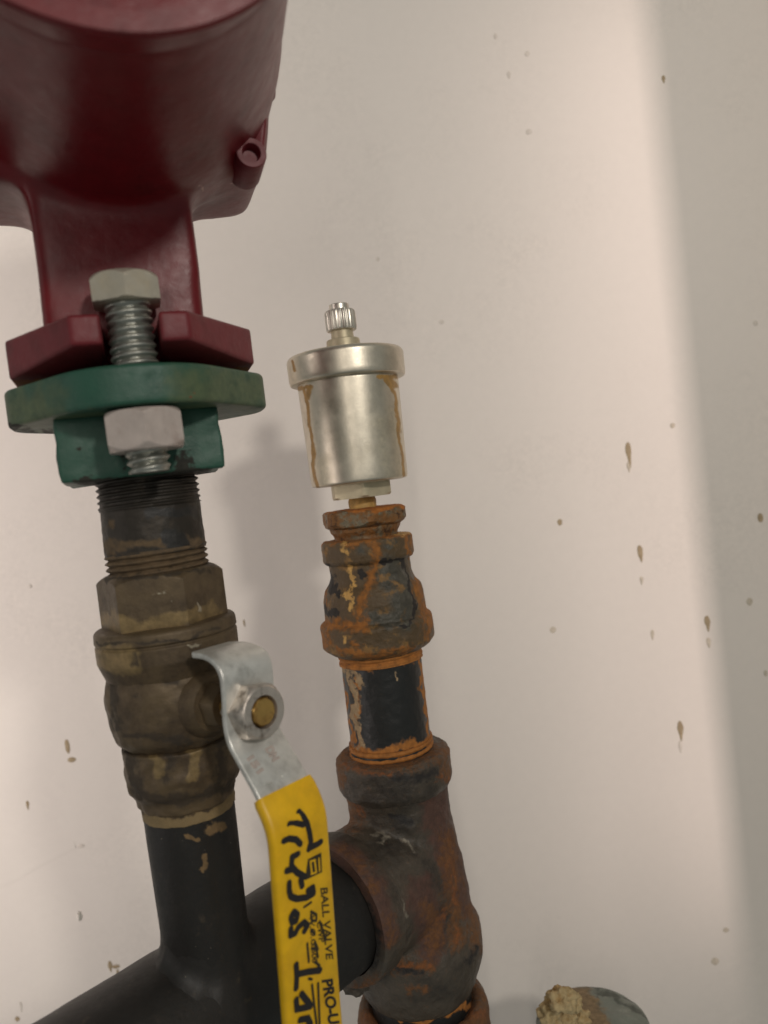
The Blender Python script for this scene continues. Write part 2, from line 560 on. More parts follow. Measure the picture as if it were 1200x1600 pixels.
def drip(x, y, w_, h_, tail=0, mat=m_stain, name="drip_stain", thick=0.0004):
    """a dried run on the wall: a bead and a thin tail below it"""
    c = P(x, y, WY)
    m = WY / F
    rows = []
    for k in range(9):
        a = math.pi * k / 8
        rows.append((math.cos(a) * h_, max(0.25, math.sin(a)) * w_ * (0.9 + 0.2 * random.random())))
    if tail:
        rows = rows[:7]
        z0, w0 = rows[-1]
        for k in range(1, 6):
            t = k / 5
            rows.append((z0 - tail * t, w0 * (1 - t) ** 0.6 * 0.75 + 0.35))
    V = []; Fc = []
    jx = 0
    for z, hw in rows:
        jx += random.uniform(-.25, .25)
        for k, u in enumerate((-1, -.6, 0, .6, 1)):
            V.append((c.x + (jx + u * hw) * m, WY - 0.0001 - thick * (1 - u * u), c.z + z * m))
    for r in range(len(rows) - 1):
        for k in range(4):
            a = r * 5 + k
            Fc.append((a, a + 1, a + 6, a + 5))
    return mk(name, V, Fc, mat, wall)


for a in [(982, 702, 5, 11, 22), (1000, 862, 4.5, 10, 10), (1063, 1138, 5, 12, 12), (1105, 970, 5, 8, 12), (875, 816, 4, 5, 0),
          (1188, 809, 5, 7, 0), (1037, 122, 3, 4, 5), (105, 1166, 4, 11, 4), (112, 1187, 7, 4, 0), (43, 1256, 2.5, 5, 6),
          (172, 1508, 3.5, 7, 6), (181, 1510, 7, 3, 0), (184, 1522, 2.5, 8, 4), (27, 1592, 4, 4, 0), (381, 973, 1.5, 5, 3)]:
    drip(*a)
for a in [(982, 728, 3, 6, 6), (1002, 905, 3, 4, 6), (1020, 990, 3, 6, 6), (1051, 665, 4, 4, 0), (1107, 1002, 4, 6, 6), (1171, 940, 5, 6, 0),
          (1196, 1052, 3, 5, 0), (1134, 1453, 5, 4, 0), (1117, 1502, 6, 6, 0), (864, 984, 5, 5, 0)]:
    drip(*a, mat=m_faint)
for a in [(774, 57, 3, 4, 0), (824, 84, 4, 4, 0),
          (826, 206, 5, 4, 0), (795, 116, 3, 4, 4), (690, 503, 4, 3, 0), (127, 1322, 6, 3, 0), (47, 916, 3, 3, 0), (152, 1557, 3, 3, 0),
          (33, 1570, 2, 5, 8), (1063, 1165, 3, 8, 6), (590, 405, 3, 3, 0), (1180, 505, 4, 4, 0)]:
    drip(*a, mat=m_vfaint)


def crease(pts, name="paint_crease"):
    V = []; Fc = []
    for k, (x, y) in enumerate(pts):
        c = P(x, y, WY)
        for dz, dy in ((.004, -.0001), (0, -.00028), (-.002, -.0001)):
            V.append((c.x, WY + dy, c.z + dz))
    for k in range(len(pts) - 1):
        for q in (0, 1):
            a = k * 3 + q
            Fc.append((a, a + 1, a + 4, a + 3))
    return mk(name, V, Fc, m_wall, wall, ang=90)


crease([(-20, 1392), (20, 1376), (60, 1352), (90, 1337), (118, 1322)])
drip(124, 1431, 4, 7, 0, m_lump, "paint_lump", thick=0.002)

# ------------------------------------------------------------------ axes
DL, DR = 0.31, 0.41
AL = Axis(P(185, 400, DL), P(324, 1480, DL))
AR = Axis(P(541, 575, DR), P(660, 1570, DR))
HD = Vector((0.67, 0.74, 0)).normalized()
EE = Vector((0.74, -0.67, 0)).normalized()
UP = Vector((0, 0, 1))


def Rl(ax, x, y):
    """right-hand silhouette point -> (level, radius)"""
    yc = y
    for _ in range(6):
        yc = y + 0.118 * (x - ax.x(yc))
    return (yc, (x - ax.x(yc)) * 1.007)


# ------------------------------------------------------------------ circulator pump
PH = R(18)
FP = AL.e1 * math.cos(PH) + AL.e2 * math.sin(PH)      # the way the pump faces
RP = AL.e2 * math.cos(PH) - AL.e1 * math.sin(PH)
FH = Vector((FP.x, FP.y, 0)).normalized()

pump = thing("circulator_pump", AL.at(597)[0], "maroon circulator pump with round motor housing above the green flange", "pump")
T_V = .027
AX0 = AL.at(450)[0]


def uh(px, py, side):
    q = Pplane(px, py, AX0 + FP * (T_V * side), FP) - AX0
    return q.dot(RP), q.dot(AL.d)


out = [uh(424, -160, 1), uh(424, 60, 1), uh(422, 165, 1), uh(418, 235, 1), uh(415, 268, .6)]
for x, y in [(406, 296), (394, 322), (376, 338), (350, 345)]:
    f = (y - 268) / 77.0
    out.append((uh(x, y, .6 - .8 * f)[0], uh(x, y, .6 - 1.5 * f)[1]))
hb = uh(345, 346, -.9)[1]
un = uh(309, 385, 1)[0]
out += [(un + .007, hb - .0002), (un + .003, hb - .0012), (un + .0008, hb - .0036), (un, hb - .008), uh(313, 410, 1), uh(321, 490, 1), uh(324, 538, 1)]
ul = uh(52, 395, 1)[0]
hl = uh(10, 357, -.9)[1]
out += [uh(68, 538, 1), uh(64, 505, 1), uh(56, 420, 1), (ul, hl - .008), (ul - .0008, hl - .0036), (ul - .003, hl - .0012), (ul - .007, hl - .0002)]
ur = out[1][0]
out += [(-ur * .86, hl + .0006), (-ur * .95, hl + .005), (-ur, hl + .014), (-ur, out[0][1])]
MC = P(164, 27, 0.28)
vol = prism("pump_body", out, AX0 - FP * T_V, AX0 + FP * T_V, RP, AL.d, m_red, pump, bev=0)
shell = revolve("shell", MC, -FH, [(0.030, .0640), (0.0, .0632), (-.006, .0626), (-.014, .0612), (-.070, .0556), (-.080, .0556)], m_red, pump, seg=160)
bm = bmesh.new(); bm.from_mesh(vol.data); bm.from_mesh(shell.data); bm.to_mesh(vol.data); bm.free()
bpy.data.objects.remove(shell)
remesh(vol, .0011, 130, 0.5)
rough_up(vol, .00007, 160)
stain(vol, 'chip', [([(310, 291), (317, 293)], 3), ([(366, 289), (373, 291)], 3), ([(358, 300)], 2)])

my = lambda d: d - 0.28
prof = rp([(-.060, .0400), (-.076, .0400), (-.0765, .0555), (-.082, .0562), (-.0885, .0582), (-.0915, .0602), (-.0930, .0596), (-.0932, .0548), (-.0800, .0530), (-.0760, .001)], 0.0022, 5)
mot = revolve("motor_rim", MC, -FH, [(p[0], p[1]) for p in prof], m_red, pump, seg=160, ang=40)

# motor flange lugs with socket screw bosses
def boss(px, py, r, d0, d1, name="screw_boss"):
    c = P(px, py, d0)
    L = d1 - d0
    pr = [(0.0040, 0.0002), (0.0040, r * .46), (0.0008, r * .56), (0, r * .62), (0, r * .92), (0.0008, r), (L, r * 1.08)]
    return revolve(name, c, -FH, pr, m_redcast, pump, seg=40, ang=40)


boss(393, 238, .0058, .2910, .310)
boss(-62, 290, .0060, .271, .29)


def web(name, pts, d0, d1, bev=.0012):
    """a cast rib: outline traced at its front face, carried straight back"""
    a = P(pts[0][0], pts[0][1], d0)
    q = [P(x, y, d0) - a for x, y in pts]
    X = Vector((1, 0, 0)); Z = Vector((0, 0, 1))
    return prism(name, [(v.dot(X), v.dot(Z)) for v in q], a, a + Vector((0, d1 - d0, 0)), X, Z, m_redcast, pump, bev=bev)


web("rib", [(370, 216), (383, 196), (400, 166), (414, 134), (417, 150), (415, 195), (411, 238), (398, 246)], .2975, .305)
web("terminal_tab", [(412, 84), (422, 90), (427, 112), (427, 138), (419, 148), (408, 120)], .298, .306)

# mounting flange (diamond plan with an open bolt slot)
def flange_frame(ax, py):
    p, m = ax.at(py)
    return p, m


def xy_prism(name, pts, ax, y_top, y_bot, mat, parent, bev):
    lo, hi = ax.at(y_bot)[0], ax.at(y_top)[0]
    return prism(name, pts, lo, hi, RP, -FP, mat, parent, bev)


sw, sd = .0096, -.020
slot = [(sw, -.047)] + [(sw * math.cos(a), sd - .006 - sw * 0 - sw * math.sin(a) * -1 * 0.9) for a in np.linspace(0, math.pi, 9)] + [(-sw, -.047)]
fl_pts = [(-.0195, -.047), (-.0440, -.012), (-.0440, .012), (-.0195, .047), (.0195, .047), (.0468, .012), (.0468, -.012), (.0195, -.047)] + slot
fl = xy_prism("mounting_flange", fl_pts, AL, 533, 592, m_redcast, pump, .0014)
ax_o = AL.at(592)[0]
for v in fl.data.vertices:
    q = v.co + origin_of(pump) - ax_o
    if q.dot(AL.d) < .004:
        v.co += AL.d * (.0046 * min(1, max(0, (q.dot(FP) - .006) / .040)))
gk = lathe("gasket", AL, rp([(588, 100), (591, 128), (602, 130), (603, 100)], 1.5), m_dark, pump)

# ------------------------------------------------------------------ green companion flange
gf = thing("pipe_flange", AL.at(750)[0], "green painted oval flange bolted under the maroon pump", "flange")


def round_poly(pts, r, n=6):
    q = rp(list(pts[-1:]) + list(pts) + list(pts[:1]), r, n)
    return q[1:-1]


def corner_round(pts, n=9):
    """pts: (x, y, radius)"""
    o = []
    m = len(pts)
    for i in range(m):
        p = np.array(pts[i][:2]); a = np.array(pts[i - 1][:2]); b = np.array(pts[(i + 1) % m][:2])
        r = min(pts[i][2], np.linalg.norm(a - p) * .49, np.linalg.norm(b - p) * .49)
        s_, e_ = p + (a - p) / np.linalg.norm(a - p) * r, p + (b - p) / np.linalg.norm(b - p) * r
        for j in range(n):
            t = j / (n - 1)
            o.append(tuple((1 - t) ** 2 * s_ + 2 * t * (1 - t) * p + t * t * e_))
    return o


gp = corner_round([(-.0475, -.0085, .006), (-.0475, .010, .006), (-.016, .048, .018), (.016, .048, .018), (.0508, .010, .006), (.0508, -.0085, .006), (.017, -.0490, .026), (-.017, -.0490, .026)])
pl = xy_prism("plate", gp, AL, 602, 657, m_green, gf, .0016)


def subdiv(o, n):
    bm = bmesh.new(); bm.from_mesh(o.data)
    for _ in range(n):
        bmesh.ops.subdivide_edges(bm, edges=[e for e in bm.edges if e.calc_length() > .002], cuts=1, use_grid_fill=True)
    bmesh.ops.triangulate(bm, faces=[f for f in bm.faces if len(f.verts) > 4])
    bm.to_mesh(o.data); bm.free()
    o.data.polygons.foreach_set("use_smooth", [True] * len(o.data.polygons))
    o.data.set_sharp_from_angle(angle=R(34))


for o in (pl, fl):
    subdiv(o, 3)
stain(pl, 'olive', [([(8, 645), (60, 650)], 45), ([(300, 610), (390, 610)], 40), ([(60, 670), (150, 655)], 14)])
stain(pl, 'rust', [([(297, 618)], 5), ([(292, 624)], 4), ([(326, 612)], 2.5)])
stain(pl, 'dirt_and_shade', [([(10, 668), (90, 678)], 5), ([(200, 655), (330, 648)], 5)])
stain(fl, 'rust', [([(20, 604), (80, 585), (110, 577)], 6), ([(330, 572), (385, 578)], 5)])
hp = [(-.0305, -.0245), (.0285, -.0245), (.0290, .0245), (-.0305, .0245)]
hub = xy_prism("hub", round_poly(hp, .012, 7), AL, 654, 747, m_green, gf, .0012)
subdiv(hub, 3)
rough_up(hub, .0008, 190)
stain(hub, 'dirt_and_shade', [([(112, 752), (200, 756), (330, 738)], 7), ([(115, 690), (126, 702)], 5), ([(180, 700), (180, 745)], 10), ([(282, 705), (284, 740)], 8)])  # dirt along the foot; upright strokes paint in shade behind the nut

# ------------------------------------------------------------------ flange bolt
DB = 0.2735
AB = Axis(P(196, 455, DB), P(233, 725, DB))
bolt = thing("hex_bolt", AB.at(740)[0], "zinc hex bolt and nut clamping the maroon and green flanges", "bolt")
hexh = (6, 50, R(17))
lathe("bolt_head", AB, [(432, 20), (433, 46)] + [(433 + k, 48.5 + k * .85) for k in range(1, 13)] + [(472, 62), (476, 57), (477, 52)], m_zinc, bolt, seg=96, poly=hexh)
thread("bolt_shank", AB, 474, 606, 35.5, 13, 5, m_bolt, bolt, seg=64, hand=1)
hexn = (6, 56, R(18))
lathe("nut", AB, [(642, 40), (643, 55)] + [(643 + k, 55 + k * 1.1) for k in range(1, 11)] + [(692, 66)] + [(693 + k, 65 - k * .95) for k in range(1, 12)] + [(705, 40)], m_nut, bolt, seg=96, poly=hexn)
thread("bolt_end", AB, 700, 738, 35, 13, 7, m_bolt, bolt, seg=64, taper=-3)

# ------------------------------------------------------------------ short nipple
nip = thing("pipe_nipple", AL.at(900)[0], "dirty short threaded steel nipple between green flange and ball valve", "pipe nipple")
nb = lathe("barrel", AL, [(744, 72), (792, 75), (852, 76), (862, 76), (864, 70), (905, 66)], m_nip, nip, step=3)
rough_up(nb, .00025, 300)
stain(nb, 'black', [([(262, 840), (285, 850)], 14), ([(230, 800), (300, 800)], 9)])
stain(nb, 'rust', [([(165, 855), (320, 845)], 8), ([(172, 820)], 8)])
for a, b in ((744, 792), (856, 902)):
    t = thread("thread", AL, a, b, 77.5, 9.3, 6, m_nip, nip, seg=72)
    if a > 800:
        stain(t, 'rust', [([(165, 880), (330, 870)], 26)])

# ------------------------------------------------------------------ ball valve
bv = thing("ball_valve", AL.at(1250)[0], "tarnished brass ball valve with yellow dipped lever handle", "valve")
hx = lathe("hex_end", AL, [(888, 60), (890, 80), (893, 86), (897, 92), (903, 100), (1000, 100)], m_brass, bv, seg=192, poly=(6, 84, R(-24)), step=4)
stain(hx, 'chip', [([(240, 928), (258, 926)], 6), ([(309, 940), (311, 958)], 6), ([(266, 940)], 4)])
stain(hx, 'dirt_and_shade', [([(165, 905), (330, 888)], 4)])
stain(hx, 'light', [([(170, 970), (220, 985), (330, 955)], 14)])
co = lathe("collar", AL, rp([(968, 84), (970, 103), (974, 107), (988, 108), (990, 105), (992, 105), (994, 107.5), (1018, 107), (1034, 101), (1045, 97), (1048, 90)], 2.5), m_brass, bv, seg=128, step=3)
stain(co, 'dirt_and_shade', [([(152, 1006), (215, 1008), (290, 1000), (346, 982)], 3), ([(208, 1033)], 7), ([(206, 1026), (214, 1038)], 4)])
stain(co, 'light', [([(160, 1025), (200, 1035)], 17)])
stain(co, 'chip', [([(290, 1008), (315, 1003)], 5)])
bd = lathe("valve_body", AL, rp([(1040, 96), (1052, 100), (1075, 103), (1110, 101), (1135, 96), (1148, 84), (1156, 72)], 6), m_brass, bv, seg=128, step=3)
rough_up(bd, .0006, 120)
stain(bd, 'dirt_and_shade', [([(172, 1070), (185, 1135)], 7), ([(195, 1150), (300, 1155)], 6), ([(210, 1090)], 6), ([(180, 1065), (280, 1060)], 5)])
le = lathe("tail_end", AL, rp([(1148, 70), (1152, 88), (1196, 88), (1214, 85), (1226, 77), (1244, 74), (1246, 60)], 3), m_brass, bv, seg=128, step=3)
rough_up(le, .0008, 140, 3)
stain(le, 'dirt_and_shade', [([(200, 1165), (215, 1240)], 13), ([(215, 1245), (300, 1250), (366, 1222)], 9), ([(345, 1160), (350, 1215)], 14), ([(262, 1160), (262, 1220)], 10)])
stain(le, 'light', [([(300, 1165), (302, 1212)], 9), ([(235, 1165), (248, 1205)], 8)])

# stem, pointing out to the front right
S0 = AL.at(1088)[0]
revolve("stem_boss", S0, EE, [(.012, .0135), (.024, .0135), (.027, .0120), (.029, .0105), (.0295, .004)], m_brass, bv, seg=64)
revolve("packing_gland", S0, EE, [(.028, .0088), (.036, .0088), (.0372, .0080), (.0372, .003)], m_brass, bv, seg=48, poly=(6, .0078, .2))
revolve("stem", S0, EE, [(.03, .0052), (.0568, .0052), (.0574, .0046), (.0574, .0005)], m_brassb, bv, seg=48, poly=(8, .0049, .4))

WH = .0226
TH = .0024
left_edge = [(300, 1024), (318, 1027), (334, 1038), (344, 1058), (348, 1090), (350, 1132), (357, 1164), (374, 1197), (403, 1251), (424, 1304), (431, 1370), (440, 1480), (449, 1600), (456, 1680)]
hpath = [Pplane(x, y, S0 - HD * (WH / 2), HD) + HD * (WH / 2) for x, y in left_edge]


def e_z(p):
    q = p - S0
    return (q.dot(EE), q.z)


path2 = [e_z(p) for p in hpath]
print("handle path", [(round(a * 1000, 1), round(b * 1000, 1)) for a, b in path2])


def spline(pts, n=6):
    """Catmull-Rom through the bends of the lever"""
    out = []
    pp = [pts[0]] + list(pts) + [pts[-1]]
    for i in range(1, len(pp) - 2):
        p0, p1, p2, p3 = [np.array(x, float) for x in pp[i - 1:i + 3]]
        for j in range(n):
            t = j / n
            out.append(tuple(0.5 * (2 * p1 + (p2 - p0) * t + (2 * p0 - 5 * p1 + 4 * p2 - p3) * t * t + (3 * p1 - p0 - 3 * p2 + p3) * t ** 3)))
    out.append(tuple(pts[-1]))
    return out


def ribbon(name, pts, wfun, th, r, mat, parent, trim=0.0):
    """a flat bar following pts in the (EE, UP) plane, width along HD, rounded edges"""
    rings = []
    n = len(pts)
    for i, p in enumerate(pts):
        a = np.array(pts[max(0, i - 1)]); b = np.array(pts[min(n - 1, i + 1)])
        t = (b - a) / np.linalg.norm(b - a)
        nn = np.array([-t[1], t[0]])       # outward for a downward path
        if nn[0] < 0 and abs(nn[0]) > 0.3: nn = -nn
        if abs(t[1]) < 0.95 and nn[1] < 0 and i < n * 0.3: nn = -nn
        w = wfun(i / (n - 1)) / 2
        cut = max(0.0, 1 - i / 15.0) * trim
        h = th / 2
        sec = []
        for cx, cy, a0 in ((w - r, h - r, 0), (-w + r, h - r, 90), (-w + r, -h + r, 180), (w - r, -h + r, 270)):
            for k in range(4):
                an = R(a0 + k * 30)
                sec.append((cx + r * math.cos(an), cy + r * math.sin(an)))
        c = S0 + EE * p[0] + UP * p[1]
        N3 = EE * nn[0] + UP * nn[1]
        rings.append([c + HD * (x - cut if x > 0 else x) + N3 * y for x, y in sec])
    V = [v for rr in rings for v in rr]
    return mk(name, V, rings_faces(len(rings), 16), mat, parent, ang=40)


handle = thing("tmp", (0, 0, 0), "", "")
bpy.data.objects.remove(handle)
sp = spline(path2, 6)
kcut = 8 * 6
lever = ribbon("lever_handle", sp, lambda t: WH, TH, .0006, m_silver, bv, trim=.0050)
gpts = sp[kcut:]
grip = ribbon("grip", gpts, lambda t: .0254 if t > .02 else .0244, .0050, .0018, m_yellow, lever)
revolve("handle_nut", S0, EE, [(.0452, .0088), (.0456, .0106), (.0460, .0109), (.0545, .0109), (.0560, .0101), (.0570, .0094), (.0574, .0089), (.0574, .0060), (.0564, .0057), (.049, .0056)],
        m_steelnut, bv, seg=96, poly=(6, .0093, .35), ang=24)

# lettering on the grip: lies on the flat below the last bend
g0, g1 = np.array(path2[9]), np.array(path2[12])
gd = (g1 - g0) / np.linalg.norm(g1 - g0)
GN = (EE * -gd[1] + UP * gd[0])
if GN.dot(EE) < 0: GN = -GN
GD = EE * gd[0] + UP * gd[1]
GP = S0 + EE * g0[0] + UP * g0[1] + GN * .0025


def text_mesh(name, s, size, org, ex, ey, mat, parent, ext=.00006, sx=1.0):
    cu = bpy.data.curves.new(name, 'FONT')
    cu.body = s; cu.size = size; cu.extrude = ext
    cu.align_y = 'CENTER'
    ob = bpy.data.objects.new(name, cu)
    COL.objects.link(ob)
    dg = bpy.context.evaluated_depsgraph_get()
    me = bpy.data.meshes.new_from_object(ob.evaluated_get(dg))
    V = [org + ex * (v.co.x * sx) + ey * v.co.y + ex.cross(ey) * (v.co.z + ext) for v in me.vertices]
    Fc = [list(p.vertices) for p in me.polygons]
    bpy.data.objects.remove(ob)
    return mk(name, V, Fc, mat, parent, smooth=False)


from mathutils.bvhtree import BVHTree


def surf(o):
    V = [Vector(v) for v in world_verts(o)]
    return BVHTree.FromPolygons(V, [list(p.vertices) for p in o.data.polygons])


GB = surf(grip)
LB = surf(lever)


def on_face(tree, px, py, lift, p0, n):
    d = ray(px, py)
    h = tree.ray_cast(CAM, d.normalized())
    if h[0] is None:
        return Pplane(px, py, p0, n) + n * lift
    return h[0] + n * lift


def on_grip(px, py, lift=0.00004):
    return on_face(GB, px, py, lift, GP, GN)


def fit_text(name, s, p0, p1, hgt, mat, lift=.00005, tree=None, parent=None, thick=.00006):
    """letters from reference point p0 to p1, draped on the surface; hgt = letter height in reference pixels"""
    cu = bpy.data.curves.new(name, 'FONT')
    cu.body = s; cu.size = 1.0; cu.offset = 0.022 if mat is m_print else 0.04
    ob = bpy.data.objects.new(name, cu)
    COL.objects.link(ob)
    dg = bpy.context.evaluated_depsgraph_get()
    me = bpy.data.meshes.new_from_object(ob.evaluated_get(dg))
    bpy.data.objects.remove(ob)
    bm = bmesh.new(); bm.from_mesh(me)
    bmesh.ops.triangulate(bm, faces=bm.faces)
    xs = [v.co.x for v in bm.verts]
    x0, x1 = min(xs), max(xs)
    d = np.array([p1[0] - p0[0], p1[1] - p0[1]], float)
    L = np.linalg.norm(d); u = d / L
    up = np.array([u[1], -u[0]])
    V = []
    for v in bm.verts:
        q = np.array(p0) + d * ((v.co.x - x0) / (x1 - x0)) + up * ((v.co.y / 0.7 - 0.5) * hgt)
        V.append(on_face(tree or GB, q[0], q[1], lift, GP, GN))
    bm.verts.index_update()
    Fc = [[v.index for v in f.verts] for f in bm.faces]
    n0 = len(V)
    V = V + [v + GN * thick for v in V]
    Fe = [tuple(reversed(f)) for f in Fc] + [tuple(k + n0 for k in f) for f in Fc]
    for e in bm.edges:
        if e.is_boundary:
            a, b = e.verts[0].index, e.verts[1].index
            Fe.append((a, b, b + n0, a + n0))
    bm.free()
    return mk(name, V, Fe, mat, parent or lever, smooth=False)


fit_text("lettering", "BALL VALVE", (506, 1387), (515, 1499), 11, m_print)
fit_text("lettering", "PRO-U", (511, 1530), (522, 1600), 16, m_ink)
fit_text("lettering", "W.O.G.600", (487, 1430), (492, 1505), 8, m_print)
fit_text("lettering", "CWP", (499, 1440), (503, 1472), 9, m_print)


def ink(strokes, wd, mat, name, base=.0001):
    """pen strokes lying on the grip"""
    V = []; Fc = []
    for si, st in enumerate(strokes):
        pts = [on_grip(x, y) for x, y in st]
        lift = GN * (base + .00002 * si)
        n = 12
        for i, p in enumerate(pts):
            k0 = len(V)
            w = wd * (0.92 + 0.16 * random.random())
            for q in range(n):
                an = 2 * math.pi * q / n
                V.append(p + lift + GN * .000004 * i + (GD * math.cos(an) + HD * math.sin(an)) * w)
            Fc.append(tuple(range(k0, k0 + n)))
        for i in range(len(pts) - 1):
            d = pts[i + 1] - pts[i]
            if d.length < 1e-6: continue
            s = GN.cross(d).normalized() * wd
            k0 = len(V)
            l2 = lift + GN * (.000002 + .000004 * i)
            V += [pts[i] + s + l2, pts[i + 1] + s + l2, pts[i + 1] - s + l2, pts[i] - s + l2]
            Fc.append((k0, k0 + 1, k0 + 2, k0 + 3))
    return mk(name, V, Fc, mat, lever, smooth=False)


def gz(pts):   # zoom coordinates of the grip -> reference pixels
    return [(380 + x / 4.211, 1220 + y / 4.211) for x, y in pts]


marks = [
    [(365, 205), (395, 235), (420, 280), (435, 340), (445, 400), (430, 450)],
    [(305, 285), (350, 280), (395, 290)],
    [(265, 395), (300, 380), (345, 385), (375, 415)],
    [(435, 440), (480, 420), (510, 400)],
    [(360, 480), (320, 500), (315, 560), (350, 600), (400, 630)],
    [(285, 590), (325, 580)],
    [(300, 670), (300, 720), (310, 760), (350, 775), (420, 765), (460, 740), (455, 700), (425, 720)],
    [(375, 650), (385, 690)],
    [(330, 860), (355, 880), (345, 920), (320, 930), (310, 895), (330, 860)],
    [(310, 970), (310, 1015), (340, 1000), (360, 960), (395, 930), (420, 950), (400, 985)],
    [(345, 1210), (350, 1280), (345, 1360)],
    [(355, 1270), (420, 1255), (500, 1245)],
    [(345, 1440), (350, 1500), (400, 1490), (440, 1480)],
    [(380, 1400), (420, 1450), (440, 1480)],
    [(370, 1570), (420, 1560), (440, 1600), (380, 1640)],
]
ink([gz(s) for s in marks], .00115, m_ink, "marker_writing")
thin = [
    [(400, 830), (445, 800)], [(445, 860), (480, 880), (480, 920), (450, 920), (445, 880)], [(445, 980), (470, 1010)],
    [(420, 1070), (430, 1190)], [(450, 1100), (490, 1110), (470, 1060), (490, 1160)], [(470, 1190), (500, 1215), (460, 1260)],
    [(430, 1300), (450, 1305)], [(450, 1340), (480, 1600)], [(490, 1330), (500, 1600)], [(500, 925), (540, 1040)]]
ink([gz(s) for s in thin], .0005, m_print, "lettering", base=.00006)
# badge: a dark shield with yellow bars
bd0 = [gz([p])[0] for p in ((425, 515), (512, 470), (518, 600), (405, 655), (418, 560))]
Vb = [on_grip(x, y, .00012) for x, y in bd0]
mk("emblem", Vb, [tuple(range(5))], m_print, lever, smooth=False)
ink([gz(s) for s in ([(440, 530), (450, 610)], [(440, 530), (470, 520)], [(468, 525), (478, 600)], [(478, 600), (445, 612)], [(495, 510), (500, 590)])], .00035, m_yellow, "emblem_bar", base=.00016)

# stamped characters on the bare metal; letters paler, as painted edge highlights
m0, m1 = np.array(path2[7]), np.array(path2[8])
md = (m1 - m0) / np.linalg.norm(m1 - m0)
MN = EE * -md[1] + UP * md[0]
if MN.dot(EE) < 0: MN = -MN
MD = EE * md[0] + UP * md[1]
MP = S0 + EE * m0[0] + UP * m0[1] + MN * (TH / 2)
fit_text("stamp", "151", (390, 1182), (407, 1206), 11, m_nut, lift=-.00005, tree=LB, thick=.0005)
fit_text("stamp", "DN", (419, 1167), (431, 1187), 12, m_nut, lift=-.00005, tree=LB, thick=.0005)
for p0, p1 in (((412, 1225), (425, 1223)), ((440, 1213), (452, 1204))):
    a, b = Pplane(*p0, MP, MN), Pplane(*p1, MP, MN)
    d = (b - a).normalized()
    prism("stamp", [(0, -.0006), ((b - a).length, -.0004), ((b - a).length, .0006), (0, .0004)], a - MN * .0003, a + MN * .0004, d, MN.cross(d), m_silver, lever, bev=.0001)

# ------------------------------------------------------------------ header pipe and riser
TC = AR.at(1351)[0]
hdr = thing("header_pipe", TC - HD * .30, "thick black horizontal header pipe running into the rusty tee", "pipe")
HR = .0285
HZ = TC.z


def sad(x, y):
    q = (Vector((x, y, 0)) - Vector((TC.x, TC.y, 0)))
    k = abs(q.x * HD.y - q.y * HD.x)
    return HZ + math.sqrt(max(1e-9, HR * HR - k * k))


nh = 60
hb = revolve("barrel", TC, -HD, [(.030 + .31 * i / nh, HR) for i in range(nh + 1)], m_black, hdr, seg=128)
rough_up(hb, .00035, 60)
lathe_r = thing("riser_pipe", AL.at(1490)[0], "black vertical riser pipe below the brass ball valve", "pipe")
dope = lathe("thread_band", AL, rp([(1238, 64), (1240, 70.5), (1262, 70.5), (1264, 64)], 1), m_dope, lathe_r, step=3)
rough_up(dope, .0004, 300)
stain(dope, 'dirt_and_shade', [([(228, 1252), (285, 1262)], 16), ([(310, 1264), (330, 1262)], 5)])
rb = lathe("barrel", AL, [(1236, 66), (1256, 69.5), (1300, 69), (1470, 65.5), (1560, 64)], m_black, lathe_r, step=5)
stain(rb, 'rust', [([(235, 1262), (300, 1268), (315, 1272)], 11), ([(320, 1340), (316, 1362)], 4), ([(322, 1295), (345, 1290)], 7), ([(285, 1312), (308, 1310)], 3), ([(258, 1275)], 9)])
# weld fillet
V = []
segw = 96
levels = [(0.0, 20), (.0006, 13), (.0018, 7.5), (.0036, 3.8), (.0062, 1.5), (.0095, 0.3), (.013, -0.4)]
p0, mpx = AL.at(1490)
r0 = 65 * mpx
for rise, out in levels:
    for j in range(segw):
        th = 2 * math.pi * j / segw
        dr = AL.e1 * math.cos(th) + AL.e2 * math.sin(th)
        r = r0 + out * mpx
        q = p0 + dr * r
        for _ in range(3):
            z = sad(q.x, q.y) + rise - 0.0004
            t = (z - p0.z) / AL.d.z
            q = p0 + AL.d * t + dr * r
        V.append(q)
wf = mk("weld_fillet", V, rings_faces(len(levels), segw, False, False), m_black, lathe_r, ang=80)
rough_up(wf, .0005, 150)

# ------------------------------------------------------------------ air vent
av = thing("air_vent", AR.at(792)[0], "silver automatic air vent with rust runs and knurled bleed cap", "air vent")
lathe("bleed_pin", AR, rp([(476, 2), (476, 15.5), (488, 15.5)], 1.5), m_chrome, av, seg=48)
# knurled cap
V = []
segk = 144
for py, hw in [(486, 14), (486, 22), (487.5, 23.5), (490, 24.2), (514, 24.2), (517, 23), (518, 18)]:
    p, m = AR.at(py)
    for j in range(segk):
        th = 2 * math.pi * j / segk
        k = 0.0 if hw < 23 else 1.0
        r = (hw - k * 1.6 * (0.5 - 0.5 * math.cos(th * 24))) * m
        V.append(p + AR.e1 * r * math.cos(th) + AR.e2 * r * math.sin(th))
mk("bleed_cap", V, rings_faces(7, segk), m_chrome, av, ang=50)
lathe("cap_neck", AR, [(516, 17), (533, 18)], m_cream, av, seg=48)
lathe("cap_seat", AR, rp([(530.5, 10), (531, 26), (558, 27)], 2), m_cream, av, seg=64)
lid = lathe("lid", AR, rp([(553, 20), (553.5, 70), (554, 88), (559, 91.5), (590, 91), (596, 90), (597, 80)], 5, 5), m_vent, av, seg=160, step=3)
stain(lid, 'rust', [([(458, 564), (460, 578)], 2.4)])
stain(lid, 'tan', [([(452, 575), (458, 600)], 6)])
